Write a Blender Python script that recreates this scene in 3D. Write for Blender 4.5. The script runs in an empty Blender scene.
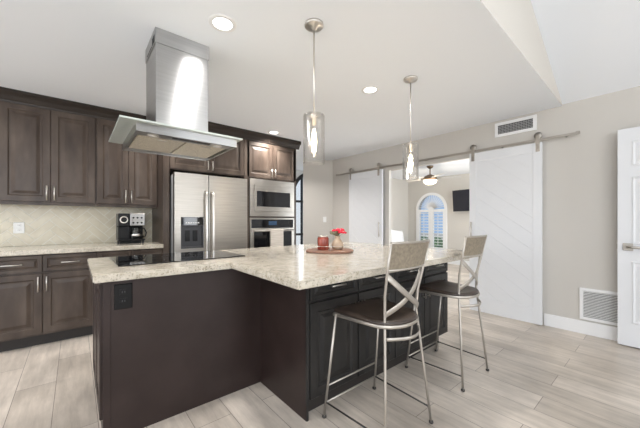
import bpy, bmesh, math, random
from math import sin, cos, pi, radians as R
from mathutils import Vector as V, Matrix

S = bpy.context.scene
C = S.collection
random.seed(7)

# ------------------------------------------------------------------ camera
cd = bpy.data.cameras.new('camera'); cam = bpy.data.objects.new('camera', cd); C.objects.link(cam)
cam.location = (0, 0, 1.2); cam.rotation_euler = (R(90), 0, R(-40))
cd.sensor_width = 36; cd.lens = 292/640*36; cd.shift_y = 7.2/640; cd.clip_start = .02
S.camera = cam
# ------------------------------------------------------------------ world, lights, exposure
w = bpy.data.worlds.new('world'); S.world = w; w.use_nodes = True
bg = w.node_tree.nodes['Background']
bg.inputs[0].default_value = (.45, .66, 1.0, 1); bg.inputs[1].default_value = .85
S.view_settings.view_transform = 'Standard'; S.view_settings.look = 'None'
S.view_settings.exposure = 0.06; S.view_settings.gamma = 1

def area(name, loc, rot, sx, sy, power, col=(1, 1, 1), spread=180):
    l = bpy.data.lights.new(name, 'AREA'); l.shape = 'RECTANGLE'; l.size = sx; l.size_y = sy
    l.energy = power; l.color = col; l.spread = R(spread)
    o = bpy.data.objects.new(name, l); C.objects.link(o); o.location = loc; o.rotation_euler = rot
    return o
area('daylight_rear', (-1.75, -4.85, 1.5), (R(90), 0, 0), 3.0, 2.4, 125, (.93, .965, 1))
area('daylight_fill_patio', (2.52, -4.85, 1.4), (R(90), 0, 0), .40, 2.3, 30, (.95, .975, 1))
area('daylight_fill_patio', (3.55, -4.85, 1.4), (R(90), 0, 0), .5, 2.3, 34, (.95, .975, 1))  # second strip added to brighten the angled wall, its window invented
area('fill_side', (-3.35, -2.0, 1.5), (R(90), 0, R(-90)), 3.6, 2.0, 54, (.95, .97, 1))  # added fill at an invented window left of the camera
area('fill_great_room', (-.9, -1.8, 3.1), (R(35), 0, 0), 2.8, 2.4, 70, (.93, .96, 1))  # added fill under the vault
sl = bpy.data.lights.new('sun', 'SUN'); sl.energy = 3.2; sl.angle = R(1); sl.color = (1, .97, .92)
so = bpy.data.objects.new('sun', sl); C.objects.link(so); so.rotation_euler = V((.2, .5, -.85)).to_track_quat('-Z', 'Y').to_euler()
area('fill_living', (6.2, .65, 1.4), (R(90), 0, 0), 2.6, 1.9, 95, (.95, .98, 1))  # added fill for the living room, at an invented side window
area('daylight_passage', (4.75, 5.93, 1.3), (R(90), 0, R(180)), .9, 2.0, 14, (.95, .98, 1))
area('fill_kitchen', (-3.35, 2.6, 1.5), (R(90), 0, R(-90)), 2.0, 1.5, 45, (.97, .98, 1))  # added fill along the cabinets, at an invented window

# ------------------------------------------------------------------ materials
def mat(name, col=(.8, .8, .8), rough=.5, metal=0, **k):
    m = bpy.data.materials.new(name); m.use_nodes = True
    b = m.node_tree.nodes['Principled BSDF']
    b.inputs['Base Color'].default_value = (*col, 1); b.inputs['Roughness'].default_value = rough
    b.inputs['Metallic'].default_value = metal
    for kk, v in k.items(): b.inputs[kk.replace('_', ' ')].default_value = v
    return m

def noise_mat(name, cols, scale=(1, 1, 1), nscale=5, rough=.5, metal=0, detail=4, bump=0, pos=None, coord='Object', rvar=0, **k):
    m = mat(name, cols[0], rough, metal, **k); nt = m.node_tree; N = nt.nodes; L = nt.links
    b = N['Principled BSDF']
    tc = N.new('ShaderNodeTexCoord'); mp = N.new('ShaderNodeMapping'); mp.inputs['Scale'].default_value = scale
    nz = N.new('ShaderNodeTexNoise'); nz.inputs['Scale'].default_value = nscale; nz.inputs['Detail'].default_value = detail
    cr = N.new('ShaderNodeValToRGB'); e = cr.color_ramp.elements
    pos = pos or [.3 + .4*i/(len(cols)-1) for i in range(len(cols))]
    while len(e) < len(cols): e.new(.5)
    for i, c in enumerate(cols): e[i].position = pos[i]; e[i].color = (*c, 1)
    L.new(tc.outputs[coord], mp.inputs[0]); L.new(mp.outputs[0], nz.inputs[0]); L.new(nz.outputs[0], cr.inputs[0])
    L.new(cr.outputs[0], b.inputs['Base Color'])
    if bump:
        bp = N.new('ShaderNodeBump'); bp.inputs['Strength'].default_value = bump; bp.inputs['Distance'].default_value = .002
        L.new(nz.outputs[0], bp.inputs['Height']); L.new(bp.outputs[0], b.inputs['Normal'])
    if rvar:
        mr = N.new('ShaderNodeMapRange'); mr.inputs['To Min'].default_value = rough-rvar; mr.inputs['To Max'].default_value = rough+rvar
        L.new(nz.outputs[0], mr.inputs[0]); L.new(mr.outputs[0], b.inputs['Roughness'])
    return m

def aniso(m, a=.85, rot=0):
    nt = m.node_tree; b = nt.nodes['Principled BSDF']; tg = nt.nodes.new('ShaderNodeTangent'); tg.direction_type = 'RADIAL'; tg.axis = 'Z'
    b.inputs['Anisotropic'].default_value = a; b.inputs['Anisotropic Rotation'].default_value = rot
    nt.links.new(tg.outputs[0], b.inputs['Tangent']); return m

def emit_mat(name, col, s):
    m = mat(name, col, .5); b = m.node_tree.nodes['Principled BSDF']
    b.inputs['Emission Color'].default_value = (*col, 1); b.inputs['Emission Strength'].default_value = s
    return m

def glass_mat(name, tint=(1, 1, 1), gl=.08, seeded=False):
    m = bpy.data.materials.new(name); m.use_nodes = True; nt = m.node_tree; N = nt.nodes; L = nt.links
    N.remove(N['Principled BSDF']); out = N['Material Output']
    t = N.new('ShaderNodeBsdfTransparent'); t.inputs[0].default_value = (*tint, 1)
    g = N.new('ShaderNodeBsdfGlossy'); g.inputs['Roughness'].default_value = .03
    lw = N.new('ShaderNodeLayerWeight'); lw.inputs[0].default_value = .35
    mr = N.new('ShaderNodeMapRange'); mr.inputs['To Min'].default_value = gl; mr.inputs['To Max'].default_value = .5
    mx = N.new('ShaderNodeMixShader')
    L.new(lw.outputs['Facing'], mr.inputs[0]); L.new(mr.outputs[0], mx.inputs[0])
    L.new(t.outputs[0], mx.inputs[1]); L.new(g.outputs[0], mx.inputs[2]); L.new(mx.outputs[0], out.inputs[0])
    if seeded:
        nz = N.new('ShaderNodeTexNoise'); nz.inputs['Scale'].default_value = 60
        bp = N.new('ShaderNodeBump'); bp.inputs['Strength'].default_value = .25; bp.inputs['Distance'].default_value = .002
        L.new(nz.outputs[0], bp.inputs['Height']); L.new(bp.outputs[0], g.inputs['Normal']); L.new(bp.outputs[0], lw.inputs['Normal'])
    return m

def floor_mat():
    m = mat('wood_look_tile', (.5, .45, .4), .32); nt = m.node_tree; N = nt.nodes; L = nt.links; b = N['Principled BSDF']
    tc = N.new('ShaderNodeTexCoord'); mp = N.new('ShaderNodeMapping'); mp.inputs['Rotation'].default_value = (0, 0, R(90))
    mp.inputs['Location'].default_value = (.55, .107, 0)
    br = N.new('ShaderNodeTexBrick'); br.inputs['Scale'].default_value = 1
    br.inputs['Brick Width'].default_value = 1.2; br.inputs['Row Height'].default_value = .2135
    br.inputs['Mortar Size'].default_value = .0018; br.inputs['Mortar Smooth'].default_value = .1
    br.offset = .37; br.squash = 1
    br.inputs['Color1'].default_value = (.50, .445, .385, 1); br.inputs['Color2'].default_value = (.65, .585, .515, 1)
    br.inputs['Mortar'].default_value = (.2, .17, .145, 1)
    L.new(tc.outputs['Object'], mp.inputs[0]); L.new(mp.outputs[0], br.inputs[0])
    m2 = N.new('ShaderNodeMapping'); m2.inputs['Scale'].default_value = (9, 1.1, 1)
    nz = N.new('ShaderNodeTexNoise'); nz.inputs['Scale'].default_value = 2.2; nz.inputs['Detail'].default_value = 7; nz.inputs['Roughness'].default_value = .65
    L.new(tc.outputs['Object'], m2.inputs[0]); L.new(m2.outputs[0], nz.inputs[0])
    cr = N.new('ShaderNodeValToRGB'); cr.color_ramp.elements[0].position = .32; cr.color_ramp.elements[0].color = (.80, .785, .77, 1)
    cr.color_ramp.elements[1].position = .66; cr.color_ramp.elements[1].color = (1.12, 1.11, 1.1, 1)
    n3 = N.new('ShaderNodeTexNoise'); n3.inputs['Scale'].default_value = 2.6; n3.inputs['Detail'].default_value = 5
    L.new(tc.outputs['Object'], n3.inputs[0])
    c3 = N.new('ShaderNodeValToRGB'); c3.color_ramp.elements[0].position = .35; c3.color_ramp.elements[0].color = (.82, .82, .82, 1)
    c3.color_ramp.elements[1].position = .65; c3.color_ramp.elements[1].color = (1.08, 1.08, 1.08, 1)
    L.new(n3.outputs[0], c3.inputs[0])
    x1 = N.new('ShaderNodeMix'); x1.data_type = 'RGBA'; x1.blend_type = 'MULTIPLY'; x1.inputs[0].default_value = 1
    x2 = N.new('ShaderNodeMix'); x2.data_type = 'RGBA'; x2.blend_type = 'MULTIPLY'; x2.inputs[0].default_value = 1
    L.new(nz.outputs[0], cr.inputs[0]); L.new(br.outputs[0], x1.inputs[6]); L.new(cr.outputs[0], x1.inputs[7])
    L.new(x1.outputs[2], x2.inputs[6]); L.new(c3.outputs[0], x2.inputs[7]); L.new(x2.outputs[2], b.inputs['Base Color'])
    return m

def granite_mat():
    m = mat('cream_granite', (.7, .66, .58), .12); nt = m.node_tree; N = nt.nodes; L = nt.links; b = N['Principled BSDF']
    tc = N.new('ShaderNodeTexCoord')
    def nz(s, d, r=.6):
        n = N.new('ShaderNodeTexNoise'); n.inputs['Scale'].default_value = s; n.inputs['Detail'].default_value = d
        n.inputs['Roughness'].default_value = r; L.new(tc.outputs['Object'], n.inputs[0]); return n
    def ramp(src, stops):
        c = N.new('ShaderNodeValToRGB'); e = c.color_ramp.elements
        while len(e) < len(stops): e.new(.5)
        for i, (p, k) in enumerate(stops): e[i].position = p; e[i].color = (*k, 1)
        L.new(src.outputs[0], c.inputs[0]); return c
    a = ramp(nz(16, 6), [(.32, (.45, .405, .33)), (.5, (.55, .50, .415)), (.68, (.63, .58, .50))])
    s = ramp(nz(110, 3, .7), [(.36, (.22, .22, .17)), (.44, (1, 1, 1)), (.62, (1, 1, 1)), (.72, (1.15, 1.12, 1.08))])
    t = ramp(nz(34, 4, .7), [(.34, (.62, .58, .48)), (.46, (1, 1, 1))])
    x = N.new('ShaderNodeMix'); x.data_type = 'RGBA'; x.blend_type = 'MULTIPLY'; x.inputs[0].default_value = .75
    y = N.new('ShaderNodeMix'); y.data_type = 'RGBA'; y.blend_type = 'MULTIPLY'; y.inputs[0].default_value = .65
    L.new(a.outputs[0], x.inputs[6]); L.new(s.outputs[0], x.inputs[7]); L.new(x.outputs[2], y.inputs[6]); L.new(t.outputs[0], y.inputs[7])
    L.new(y.outputs[2], b.inputs['Base Color'])
    return m

def perforated_mat():
    m = mat('hood_filter_mesh', (.5, .45, .36), .45, .5); nt = m.node_tree; N = nt.nodes; L = nt.links; b = N['Principled BSDF']
    tc = N.new('ShaderNodeTexCoord'); vo = N.new('ShaderNodeTexVoronoi'); vo.inputs['Scale'].default_value = 140
    cr = N.new('ShaderNodeValToRGB'); cr.color_ramp.elements[0].color = (.42, .37, .29, 1); cr.color_ramp.elements[1].color = (.80, .74, .63, 1)  # tan floor reflection put into the filter colour
    cr.color_ramp.elements[0].position = .2; cr.color_ramp.elements[1].position = .5
    L.new(tc.outputs['Object'], vo.inputs[0]); L.new(vo.outputs[0], cr.inputs[0]); L.new(cr.outputs[0], b.inputs['Base Color'])
    return m

M = dict(
    ceiling=mat('ceiling_paint', (.86, .89, .93), .9),
    wall=mat('greige_wall_paint', (.575, .55, .51), .85),
    wall2=mat('living_wall_paint', (.58, .555, .515), .85),
    beam=mat('beam_paint', (.64, .61, .56), .85),
    white=mat('white_trim_paint', (.82, .82, .82), .4),
    doorw=mat('white_door_paint', (.72, .73, .745), .38),
    floor=floor_mat(), granite=granite_mat(),
    wood=noise_mat('dark_stained_maple', [(.040, .028, .021), (.068, .049, .038), (.104, .079, .062)], (1.6, 1.6, .5), 4, .36, detail=6, rvar=.05, Specular_IOR_Level=.3),
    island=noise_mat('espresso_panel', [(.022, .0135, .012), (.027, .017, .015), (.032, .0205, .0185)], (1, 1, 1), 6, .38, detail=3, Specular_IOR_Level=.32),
    island_shaded=noise_mat('shaded_island_maple', [(.011, .0105, .0105), (.017, .016, .0155), (.025, .023, .0215)], (2, 2, .5), 5, .36, detail=5, Specular_IOR_Level=.35),  # island wood again, with the bar side's shade put into the colour
    crownw=noise_mat('dark_crown_wood', [(.020, .014, .011), (.034, .025, .019)], (.5, 2, 2), 5, .4, Specular_IOR_Level=.3),  # crown in a darker tone than the cabinet wood
    toe=mat('toe_kick', (.018, .014, .012), .6),
    steel=noise_mat('brushed_steel', [(.41, .385, .35), (.48, .455, .415)], (1, 1, 25), 3, .32, 1, rvar=.02),
    steelh=noise_mat('hood_steel', [(.42, .42, .42), (.47, .47, .47)], (1, 1, 40), 3, .3, 1),
    nickel=mat('satin_nickel', (.66, .63, .59), .3, 1),
    dnickel=mat('aged_nickel', (.42, .39, .35), .32, 1),
    stoolm=mat('champagne_metal', (.47, .435, .39), .38, .8),
    darkrod=mat('dark_rod', (.06, .055, .05), .4, .6),
    bglass=mat('black_glass', (.008, .008, .009), .04),
    black=mat('black_plastic', (.007, .007, .0075), .3, Specular_IOR_Level=.25),
    dgrey=mat('dark_grey_plastic', (.06, .06, .065), .4),
    clear=glass_mat('clear_glass', (.97, .98, .98), .03),
    seeded=glass_mat('seeded_glass', (.955, .95, .94), .02, True),
    hoodglass=mat('hood_glass', (.46, .50, .47), .12),
    filt=perforated_mat(),
    splash=noise_mat('cream_tile', [(.58, .52, .39), (.64, .58, .445), (.69, .635, .50)], (1, 1, 1), 9, .28, detail=2),
    grout=mat('light_grout', (.78, .76, .68), .8),
    seat=noise_mat('dark_brown_leather', [(.032, .022, .017), (.06, .043, .034)], (1, 1, 1), 14, .38),
    cane=noise_mat('woven_back_panel', [(.17, .14, .10), (.27, .225, .165)], (1, 1, 1), 60, .6, detail=6, bump=.4),
    bulb=emit_mat('bulb_glow', (1, .84, .62), 14),
    led=emit_mat('led_disc', (1, .98, .94), 4),
    fanlight=emit_mat('fan_lamp_glass', (1, .88, .70), 2.2),
    bladed=noise_mat('fan_blade_wood', [(.50, .48, .45), (.60, .58, .55)], (1, 1, 1), 6, .4),
    bronze=mat('bronze', (.22, .16, .11), .35, .9),
    red=mat('red_petals', (.75, .02, .05), .5), leaf=mat('dried_leaves', (.22, .2, .12), .7),
    jar=noise_mat('amber_red_glass', [(.16, .03, .02), (.36, .08, .05)], (1, 1, 1), 18, .12),
    vase=noise_mat('tan_ceramic', [(.42, .30, .20), (.60, .48, .36)], (1, 1, 1), 12, .3),
    slab=noise_mat('live_edge_wood', [(.16, .07, .045), (.30, .16, .10)], (1, 4, 1), 6, .4),
    fabric=noise_mat('white_fabric', [(.78, .78, .79), (.86, .86, .87)], (1, 1, 1), 30, .9),
    sofa=noise_mat('light_grey_fabric', [(.62, .62, .62), (.7, .7, .7)], (1, 1, 1), 30, .9),
    towel=noise_mat('beige_towel', [(.52, .46, .39), (.66, .6, .53)], (1, 1, 12), 5, .95),
    plate=mat('outlet_white', (.85, .85, .83), .4),
    iron=mat('black_iron', (.012, .012, .014), .4, .3),
    screen=mat('tv_screen', (.012, .013, .022), .18),
    ground=noise_mat('patio_ground', [(.35, .32, .28), (.45, .42, .37)], (1, 1, 1), 3, .9),
    hedge=noise_mat('hedge_green', [(.03, .07, .03), (.08, .16, .06)], (1, 1, 1), 8, .9),
    vent=mat('vent_dark', (.03, .03, .032), .8),
    ventl=mat('vent_grey', (.42, .42, .42), .5),
)

aniso(M['steelh'], .9, .25); aniso(M['steel'], .75, .25)

# ------------------------------------------------------------------ mesh helpers
class MB:
    def __init__(s): s.bm = bmesh.new()
    def box(s, x0, x1, y0, y1, z0, z1, bev=0, seg=2):
        b = bmesh.new()
        r = bmesh.ops.create_cube(b, size=1)
        for v in b.verts: v.co = V(((x0+x1)/2+v.co.x*(x1-x0), (y0+y1)/2+v.co.y*(y1-y0), (z0+z1)/2+v.co.z*(z1-z0)))
        if bev: bmesh.ops.bevel(b, geom=b.edges[:], offset=bev, segments=seg, affect='EDGES', profile=.5)
        s.add(b); return s
    def add(s, b, mtx=None):
        if mtx: b.transform(mtx)
        me = bpy.data.meshes.new('t'); b.to_mesh(me); b.free(); s.bm.from_mesh(me); bpy.data.meshes.remove(me)
    def prism(s, pts, axis, a, b_, bev=0):
        """pts 2D outline; axis 'X','Y','Z' extrusion from a to b_"""
        b = bmesh.new()
        def mk(p, t):
            return {'X': V((t, p[0], p[1])), 'Y': V((p[0], t, p[1])), 'Z': V((p[0], p[1], t))}[axis]
        lo = [b.verts.new(mk(p, a)) for p in pts]; hi = [b.verts.new(mk(p, b_)) for p in pts]
        n = len(pts); b.faces.new(lo); b.faces.new(hi[::-1])
        for i in range(n): b.faces.new((lo[i], hi[i], hi[(i+1) % n], lo[(i+1) % n]))
        bmesh.ops.recalc_face_normals(b, faces=b.faces[:])
        if bev: bmesh.ops.bevel(b, geom=[e for e in b.edges], offset=bev, segments=2, affect='EDGES')
        s.add(b); return s
    def tube(s, pts, r, n=10, closed=False, cap=True, flat=None, up=None):
        """sweep a circle (or ellipse flat=(ru,rv)) along points"""
        pts = [V(p) for p in pts]; b = bmesh.new(); rings = []; m = len(pts); prev = None
        for i, p in enumerate(pts):
            if closed: t = (pts[(i+1) % m]-pts[i-1]).normalized()
            else: t = (pts[min(i+1, m-1)]-pts[max(i-1, 0)]).normalized()
            if up is not None: u = (V(up)-t*V(up).dot(t)).normalized()
            elif prev is None:
                a = V((0, 0, 1)) if abs(t.z) < .9 else V((1, 0, 0)); u = (a-t*a.dot(t)).normalized()
            else: u = (prev-t*prev.dot(t)).normalized()
            prev = u; v = t.cross(u)
            rr = r[i] if isinstance(r, (list, tuple)) else r
            ru, rv = flat if flat else (rr, rr)
            rings.append([b.verts.new(p+u*cos(2*pi*k/n)*ru+v*sin(2*pi*k/n)*rv) for k in range(n)])
        for i in range(m if closed else m-1):
            A, B = rings[i], rings[(i+1) % m]
            for k in range(n): b.faces.new((A[k], A[(k+1) % n], B[(k+1) % n], B[k]))
        if cap and not closed: b.faces.new(rings[0][::-1]); b.faces.new(rings[-1])
        bmesh.ops.recalc_face_normals(b, faces=b.faces[:])
        for f in b.faces: f.smooth = len(f.verts) == 4
        s.add(b); return s
    def lathe(s, prof, n=24, c=(0, 0, 0), mtx=None):
        """prof list of (r,z)"""
        b = bmesh.new(); rings = []
        for r, z in prof:
            if r < 1e-5: rings.append([b.verts.new((0, 0, z))])
            else: rings.append([b.verts.new((r*cos(2*pi*k/n), r*sin(2*pi*k/n), z)) for k in range(n)])
        for A, B in zip(rings, rings[1:]):
            for k in range(n):
                a = [A[k % len(A)], A[(k+1) % len(A)], B[(k+1) % len(B)], B[k % len(B)]]
                f = []
                for q in a:
                    if q not in f: f.append(q)
                if len(f) > 2:
                    try: b.faces.new(f)
                    except ValueError: pass
        bmesh.ops.recalc_face_normals(b, faces=b.faces[:])
        for f in b.faces: f.smooth = True
        if mtx: b.transform(mtx)
        b.transform(Matrix.Translation(c)); s.add(b); return s
    def panel(s, O, U, W, N, w, h, rings):
        """nested rectangles: rings (inset, height along N); first ring is the back edge"""
        O, U, W, N = V(O), V(U), V(W), V(N); b = bmesh.new(); rs = []
        for i, d in rings:
            rs.append([b.verts.new(O+U*x+W*y+N*d) for x, y in ((i, i), (w-i, i), (w-i, h-i), (i, h-i))])
        for A, B in zip(rs, rs[1:]):
            for k in range(4): b.faces.new((A[k], A[(k+1) % 4], B[(k+1) % 4], B[k]))
        b.faces.new(rs[0][::-1]); b.faces.new(rs[-1])
        bmesh.ops.recalc_face_normals(b, faces=b.faces[:]); s.add(b); return s
    def ball(s, c, r, sc=(1, 1, 1), n=12):
        b = bmesh.new(); bmesh.ops.create_uvsphere(b, u_segments=n, v_segments=max(6, n//2+2), radius=r)
        for v in b.verts: v.co = V((v.co.x*sc[0]+c[0], v.co.y*sc[1]+c[1], v.co.z*sc[2]+c[2]))
        for f in b.faces: f.smooth = True
        s.add(b); return s

def props(o, label=None, cat=None, group=None, kind=None):
    if label: o['label'] = label
    if cat: o['category'] = cat
    if group: o['group'] = group
    if kind: o['kind'] = kind
    return o

def root_of(o):
    while o.parent: o = o.parent
    return o

def obj(name, mb, m, parent=None, label=None):
    """mesh given in world coordinates; when parented, moved into the thing's frame"""
    me = bpy.data.meshes.new(name)
    if parent: mb.bm.transform(Matrix.Translation(-V(root_of(parent).location)))
    mb.bm.to_mesh(me); mb.bm.free(); me.materials.append(M[m] if isinstance(m, str) else m)
    o = bpy.data.objects.new(name, me); C.objects.link(o)
    if parent: o.parent = parent
    if label: o['label'] = label
    return o

def thing(name, loc, label, cat, group=None, kind=None):
    o = bpy.data.objects.new(name, None); C.objects.link(o); o.location = loc; o.empty_display_size = .1
    return props(o, label, cat, group, kind)

def dup(root, loc, label):
    r = root.copy(); C.objects.link(r); r.location = loc; r['label'] = label
    for ch in list(root.children):
        c = ch.copy(); C.objects.link(c); c.parent = r
        for g in list(ch.children):
            d = g.copy(); C.objects.link(d); d.parent = c
    return r

def struct(name, mb, m, label=None, parent=None):
    o = obj(name, mb, m, parent)
    if not parent: props(o, label, name.split('_')[0], None, 'structure')
    return o

CH = 2.485          # flat ceiling height
XR, YK = 4.16, 4.5  # sliding-door wall, cabinet wall
# ------------------------------------------------------------------ room shell
struct('floor', MB().box(-3.7, 8.3, -5.2, 6.2, -.1, 0), 'floor', 'greige wood-look plank tile floor')
struct('ground', MB().box(-25, 30, -25, 30, -.3, -.11), 'ground', 'pale patio ground outside the windows')
def skew(x): return .0225*(x-XR)
mb = MB().prism([(-3.7, .775+skew(-3.7)), (8.3, .775+skew(8.3)), (8.3, 6.2), (-3.7, 6.2)], 'Z', CH, CH+.1)
mb.prism([(-3.7, .756+skew(-3.7)), (XR, .756), (XR, .80), (-3.7, .80+skew(-3.7))], 'Z', CH-.001, CH+.002)
struct('ceiling', mb, 'ceiling', 'flat white ceiling over kitchen and living room')
def vz(x): return 2.5+.4*(XR-x) if x > .33 else 2.5+.4*(x+3.5)
pk = vz(.3301)
mb = MB().prism([(XR+.14, 2.5-.056), (.33, pk), (-3.64, 2.5-.056), (-3.64, 2.6), (.33, pk+.12), (XR+.14, 2.6)], 'Y', -5.2, .757)
for v in mb.bm.verts:
    if v.co.y > 0: v.co.y += .0225*(v.co.x-XR)
struct('ceiling_vault', mb, 'ceiling', 'raised sloping white ceiling at upper right')
mb = MB().prism([(-3.7, CH), (XR+.14, CH), (XR+.14, 2.56), (.33, pk+.1), (-3.7, 2.56)], 'Y', .755, .78)
for v in mb.bm.verts: v.co.y += skew(v.co.x)
struct('trim_1', mb, 'beam', 'beige vertical step between flat and raised ceiling')
# wall behind cabinets
struct('wall_left', MB().box(-3.7, 2.78, YK, YK+.14, 0, CH), 'wall', 'painted wall behind the cabinets')
# sliding-door wall with opening Y .98..3.11, header 2.09
mb = MB().box(XR, XR+.055, -5.2, 1.0, 0, 2.6)
mb.box(XR, XR+.055, 3.11, 4.55, 0, CH).box(XR, XR+.055, 1.0, 3.11, 2.09, CH)
struct('wall_right', mb, 'wall', 'greige wall carrying the sliding doors')
struct('trim_2', MB().box(XR-.003, XR+.058, 3.095, 3.112, 0, 2.092).box(XR-.003, XR+.058, 1.01, 3.095, 2.075, 2.092), 'wall', 'plain lined edge of the wide doorway')
mb = MB().prism([(4.16, 4.54), (3.69, 4.95), (4.21, 5.39), (4.215, 4.54)], 'Z', 0, CH)
struct('wall_diagonal', mb, 'wall', 'short angled wall with a light switch')
# rear wall with a wide window opening, side wall
mb = MB().box(-3.7, -3.3, -5.2, -5.0, 0, 2.9).box(-.2, 2.1, -5.2, -5.0, 0, 2.9).box(2.8, 3.25, -5.2, -5.0, 0, 2.9).box(3.85, 4.3, -5.2, -5.0, 0, 2.9).box(3.25, 3.85, -5.2, -5.0, 0, .15).box(3.25, 3.85, -5.2, -5.0, 2.55, 2.9).box(-3.3, -.2, -5.2, -5.0, 0, .2).box(2.1, 2.8, -5.2, -5.0, 0, .15).box(-3.3, -.2, -5.2, -5.0, 2.75, 2.9).box(2.1, 2.8, -5.2, -5.0, 2.6, 2.9)
mb.prism([(-3.0, 2.9), (3.7, 2.9), (.33, pk+.1)], 'Y', -5.2, -5.0)
struct('wall_rear', mb, 'wall', 'wall behind the camera with a wide window')
mb = MB().box(-3.7, -3.5, -5.2, -4.0, 0, 2.6).box(-3.7, -3.5, 0, 1.5, 0, 2.6).box(-3.7, -3.5, 3.7, 4.64, 0, 2.6)
mb.box(-3.7, -3.5, -4.0, 0, 0, .4).box(-3.7, -3.5, -4.0, 0, 2.55, 2.6).box(-3.7, -3.5, 1.5, 3.7, 0, .7).box(-3.7, -3.5, 1.5, 3.7, 2.3, 2.6)
struct('wall_side', mb, 'wall', 'wall left of the camera with windows')
# living room
LY = 5.30
mb = MB().box(4.21, 8.3, LY, LY+.1, 0, CH)
mb.box(4.21, 4.7, .4, .5, 0, CH).box(7.7, 8.3, .4, .5, 0, CH).box(4.7, 7.7, .4, .5, 0, .3).box(4.7, 7.7, .4, .5, 2.4, CH)
struct('wall_living', mb, 'wall2', 'living room side walls')
XF = 8.1
WY0, WY1, WZ = 4.03, 5.0, 1.56    # arched window: width .97, spring height
wc = (WY0+WY1)/2; wr = (WY1-WY0)/2
def arch(cy, cz, r, z0, n=20): return [(cy-r, z0)]+[(cy-r*cos(pi*k/n), cz+r*sin(pi*k/n)) for k in range(n+1)]+[(cy+r, z0)]
# far wall around the arched hole: left, right, below, and spandrel strips above
def arch_wall(mb, cy, cz, r, z0, ytop, y0, y1, axis, a, b):
    mb.prism([(y0, 0), (cy-r, 0), (cy-r, ytop), (y0, ytop)], axis, a, b)
    mb.prism([(cy+r, 0), (y1, 0), (y1, ytop), (cy+r, ytop)], axis, a, b)
    if z0 > 0: mb.prism([(cy-r, 0), (cy+r, 0), (cy+r, z0), (cy-r, z0)], axis, a, b)
    n = 20
    for k in range(n):
        p, q = (cy-r*cos(pi*k/n), cz+r*sin(pi*k/n)), (cy-r*cos(pi*(k+1)/n), cz+r*sin(pi*(k+1)/n))
        mb.prism([p, q, (q[0], ytop), (p[0], ytop)], axis, a, b)
mb = MB(); arch_wall(mb, wc, WZ, wr-.03, .35, CH, .5, LY, 'X', XF, XF+.2)
struct('wall_far', mb, 'wall2', 'far living room wall with the arched window')
# passage behind the tall cabinets
AX, AR, AZ = 4.73, .62, 1.86
mb = MB(); arch_wall(mb, AX, AZ, AR, 0, CH, 1.4, 5.6, 'Y', 6.0, 6.2)
struct('wall_passage', mb, 'white', 'bright wall around the arched iron door')
struct('wall_passage_end', MB().box(1.3, 1.4, YK+.14, 6.2, 0, CH).box(5.6, 5.7, LY+.1, 6.2, 0, CH), 'wall', 'end walls of the passage')
# baseboards
mb = MB().box(XR-.016, XR, -.5, .92, 0, .137, .003)
struct('baseboard_right', mb, 'white', 'tall white baseboard right of the sliding door')
mb = MB().box(XR-.016, XR, 3.12, 4.53, 0, .137, .003)
struct('baseboard_left', mb, 'white', 'white baseboard at the corner')
struct('baseboard_far', MB().box(XF-.016, XF, .5, LY, 0, .13), 'white', 'baseboard of the living room')

# ------------------------------------------------------------------ windows
def win_rect(name, label, axis, c, a0, a1, z0, z1, nm):
    t = thing(name, (c if axis == 'X' else (a0+a1)/2, c if axis == 'Y' else (a0+a1)/2, z0), label, 'window', None, 'structure')
    f = MB(); g = MB(); wd = .06
    def bx(m_, u0, u1, v0, v1, d):
        if axis == 'X': m_.box(c-d, c+d, u0, u1, v0, v1)
        else: m_.box(u0, u1, c-d, c+d, v0, v1)
    bx(f, a0, a1, z0, z0+wd, .03); bx(f, a0, a1, z1-wd, z1, .03)
    for i in range(nm+1):
        u = a0+(a1-a0-wd)*i/nm; bx(f, u, u+wd, z0+wd, z1-wd, .03)
    bx(g, a0+wd, a1-wd, z0+wd, z1-wd, .004)
    obj('window_frame', f, 'white', t); obj('pane', g, 'clear', t)
win_rect('window_2', 'wide window behind the camera', 'Y', -5.1, -3.3, -.2, .2, 2.75, 3)
win_rect('window_6', 'narrow patio window behind the camera', 'Y', -5.1, 2.1, 2.8, .15, 2.6, 1)
win_rect('window_7', 'second narrow patio window, added behind the camera for light', 'Y', -5.1, 3.25, 3.85, .15, 2.55, 1)
win_rect('window_3', 'window added left of the camera for light', 'X', -3.6, -4.0, 0, .4, 2.55, 3)
win_rect('window_4', 'window added over the left end of the kitchen for light', 'X', -3.6, 1.5, 3.7, .7, 2.3, 2)
win_rect('window_5', 'side window added to light the living room', 'Y', .45, 4.7, 7.7, .3, 2.4, 3)

# arched window with shutters
t = thing('window_1', (XF, wc, .35), 'arched window with white plantation shutters in the far room', 'window', None, 'structure')
def arch_ring(mb, cy, cz, ro, ri, z0, axis, a, b, n=28):
    o = arch(cy, cz, ro, z0, n); i = arch(cy, cz, ri, z0, n)
    for k in range(len(o)-1): mb.prism([o[k], o[k+1], i[k+1], i[k]], axis, a, b)
mb = MB(); arch_ring(mb, wc, WZ, wr, wr-.075, .35, 'X', XF-.03, XF+.01)
mb.box(XF-.04, XF+.01, wc-wr, wc+wr, .30, .38)
obj('window_frame', mb, 'white', t)
mb = MB().box(XF-.03, XF+.03, WY0+.075, WY1-.075, WZ-.09, WZ-.01)      # mid rail
mb.box(XF-.03, XF+.03, WY0+.075, WY1-.075, .38, .44).box(XF-.03, XF+.03, wc-.075, wc+.075, .44, WZ-.09)
mb.box(XF-.03, XF+.03, WY0+.075, WY0+.115, .44, WZ-.09).box(XF-.03, XF+.03, WY1-.115, WY1-.075, .44, WZ-.09)
obj('shutter_frame', mb, 'white', t)
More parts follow.
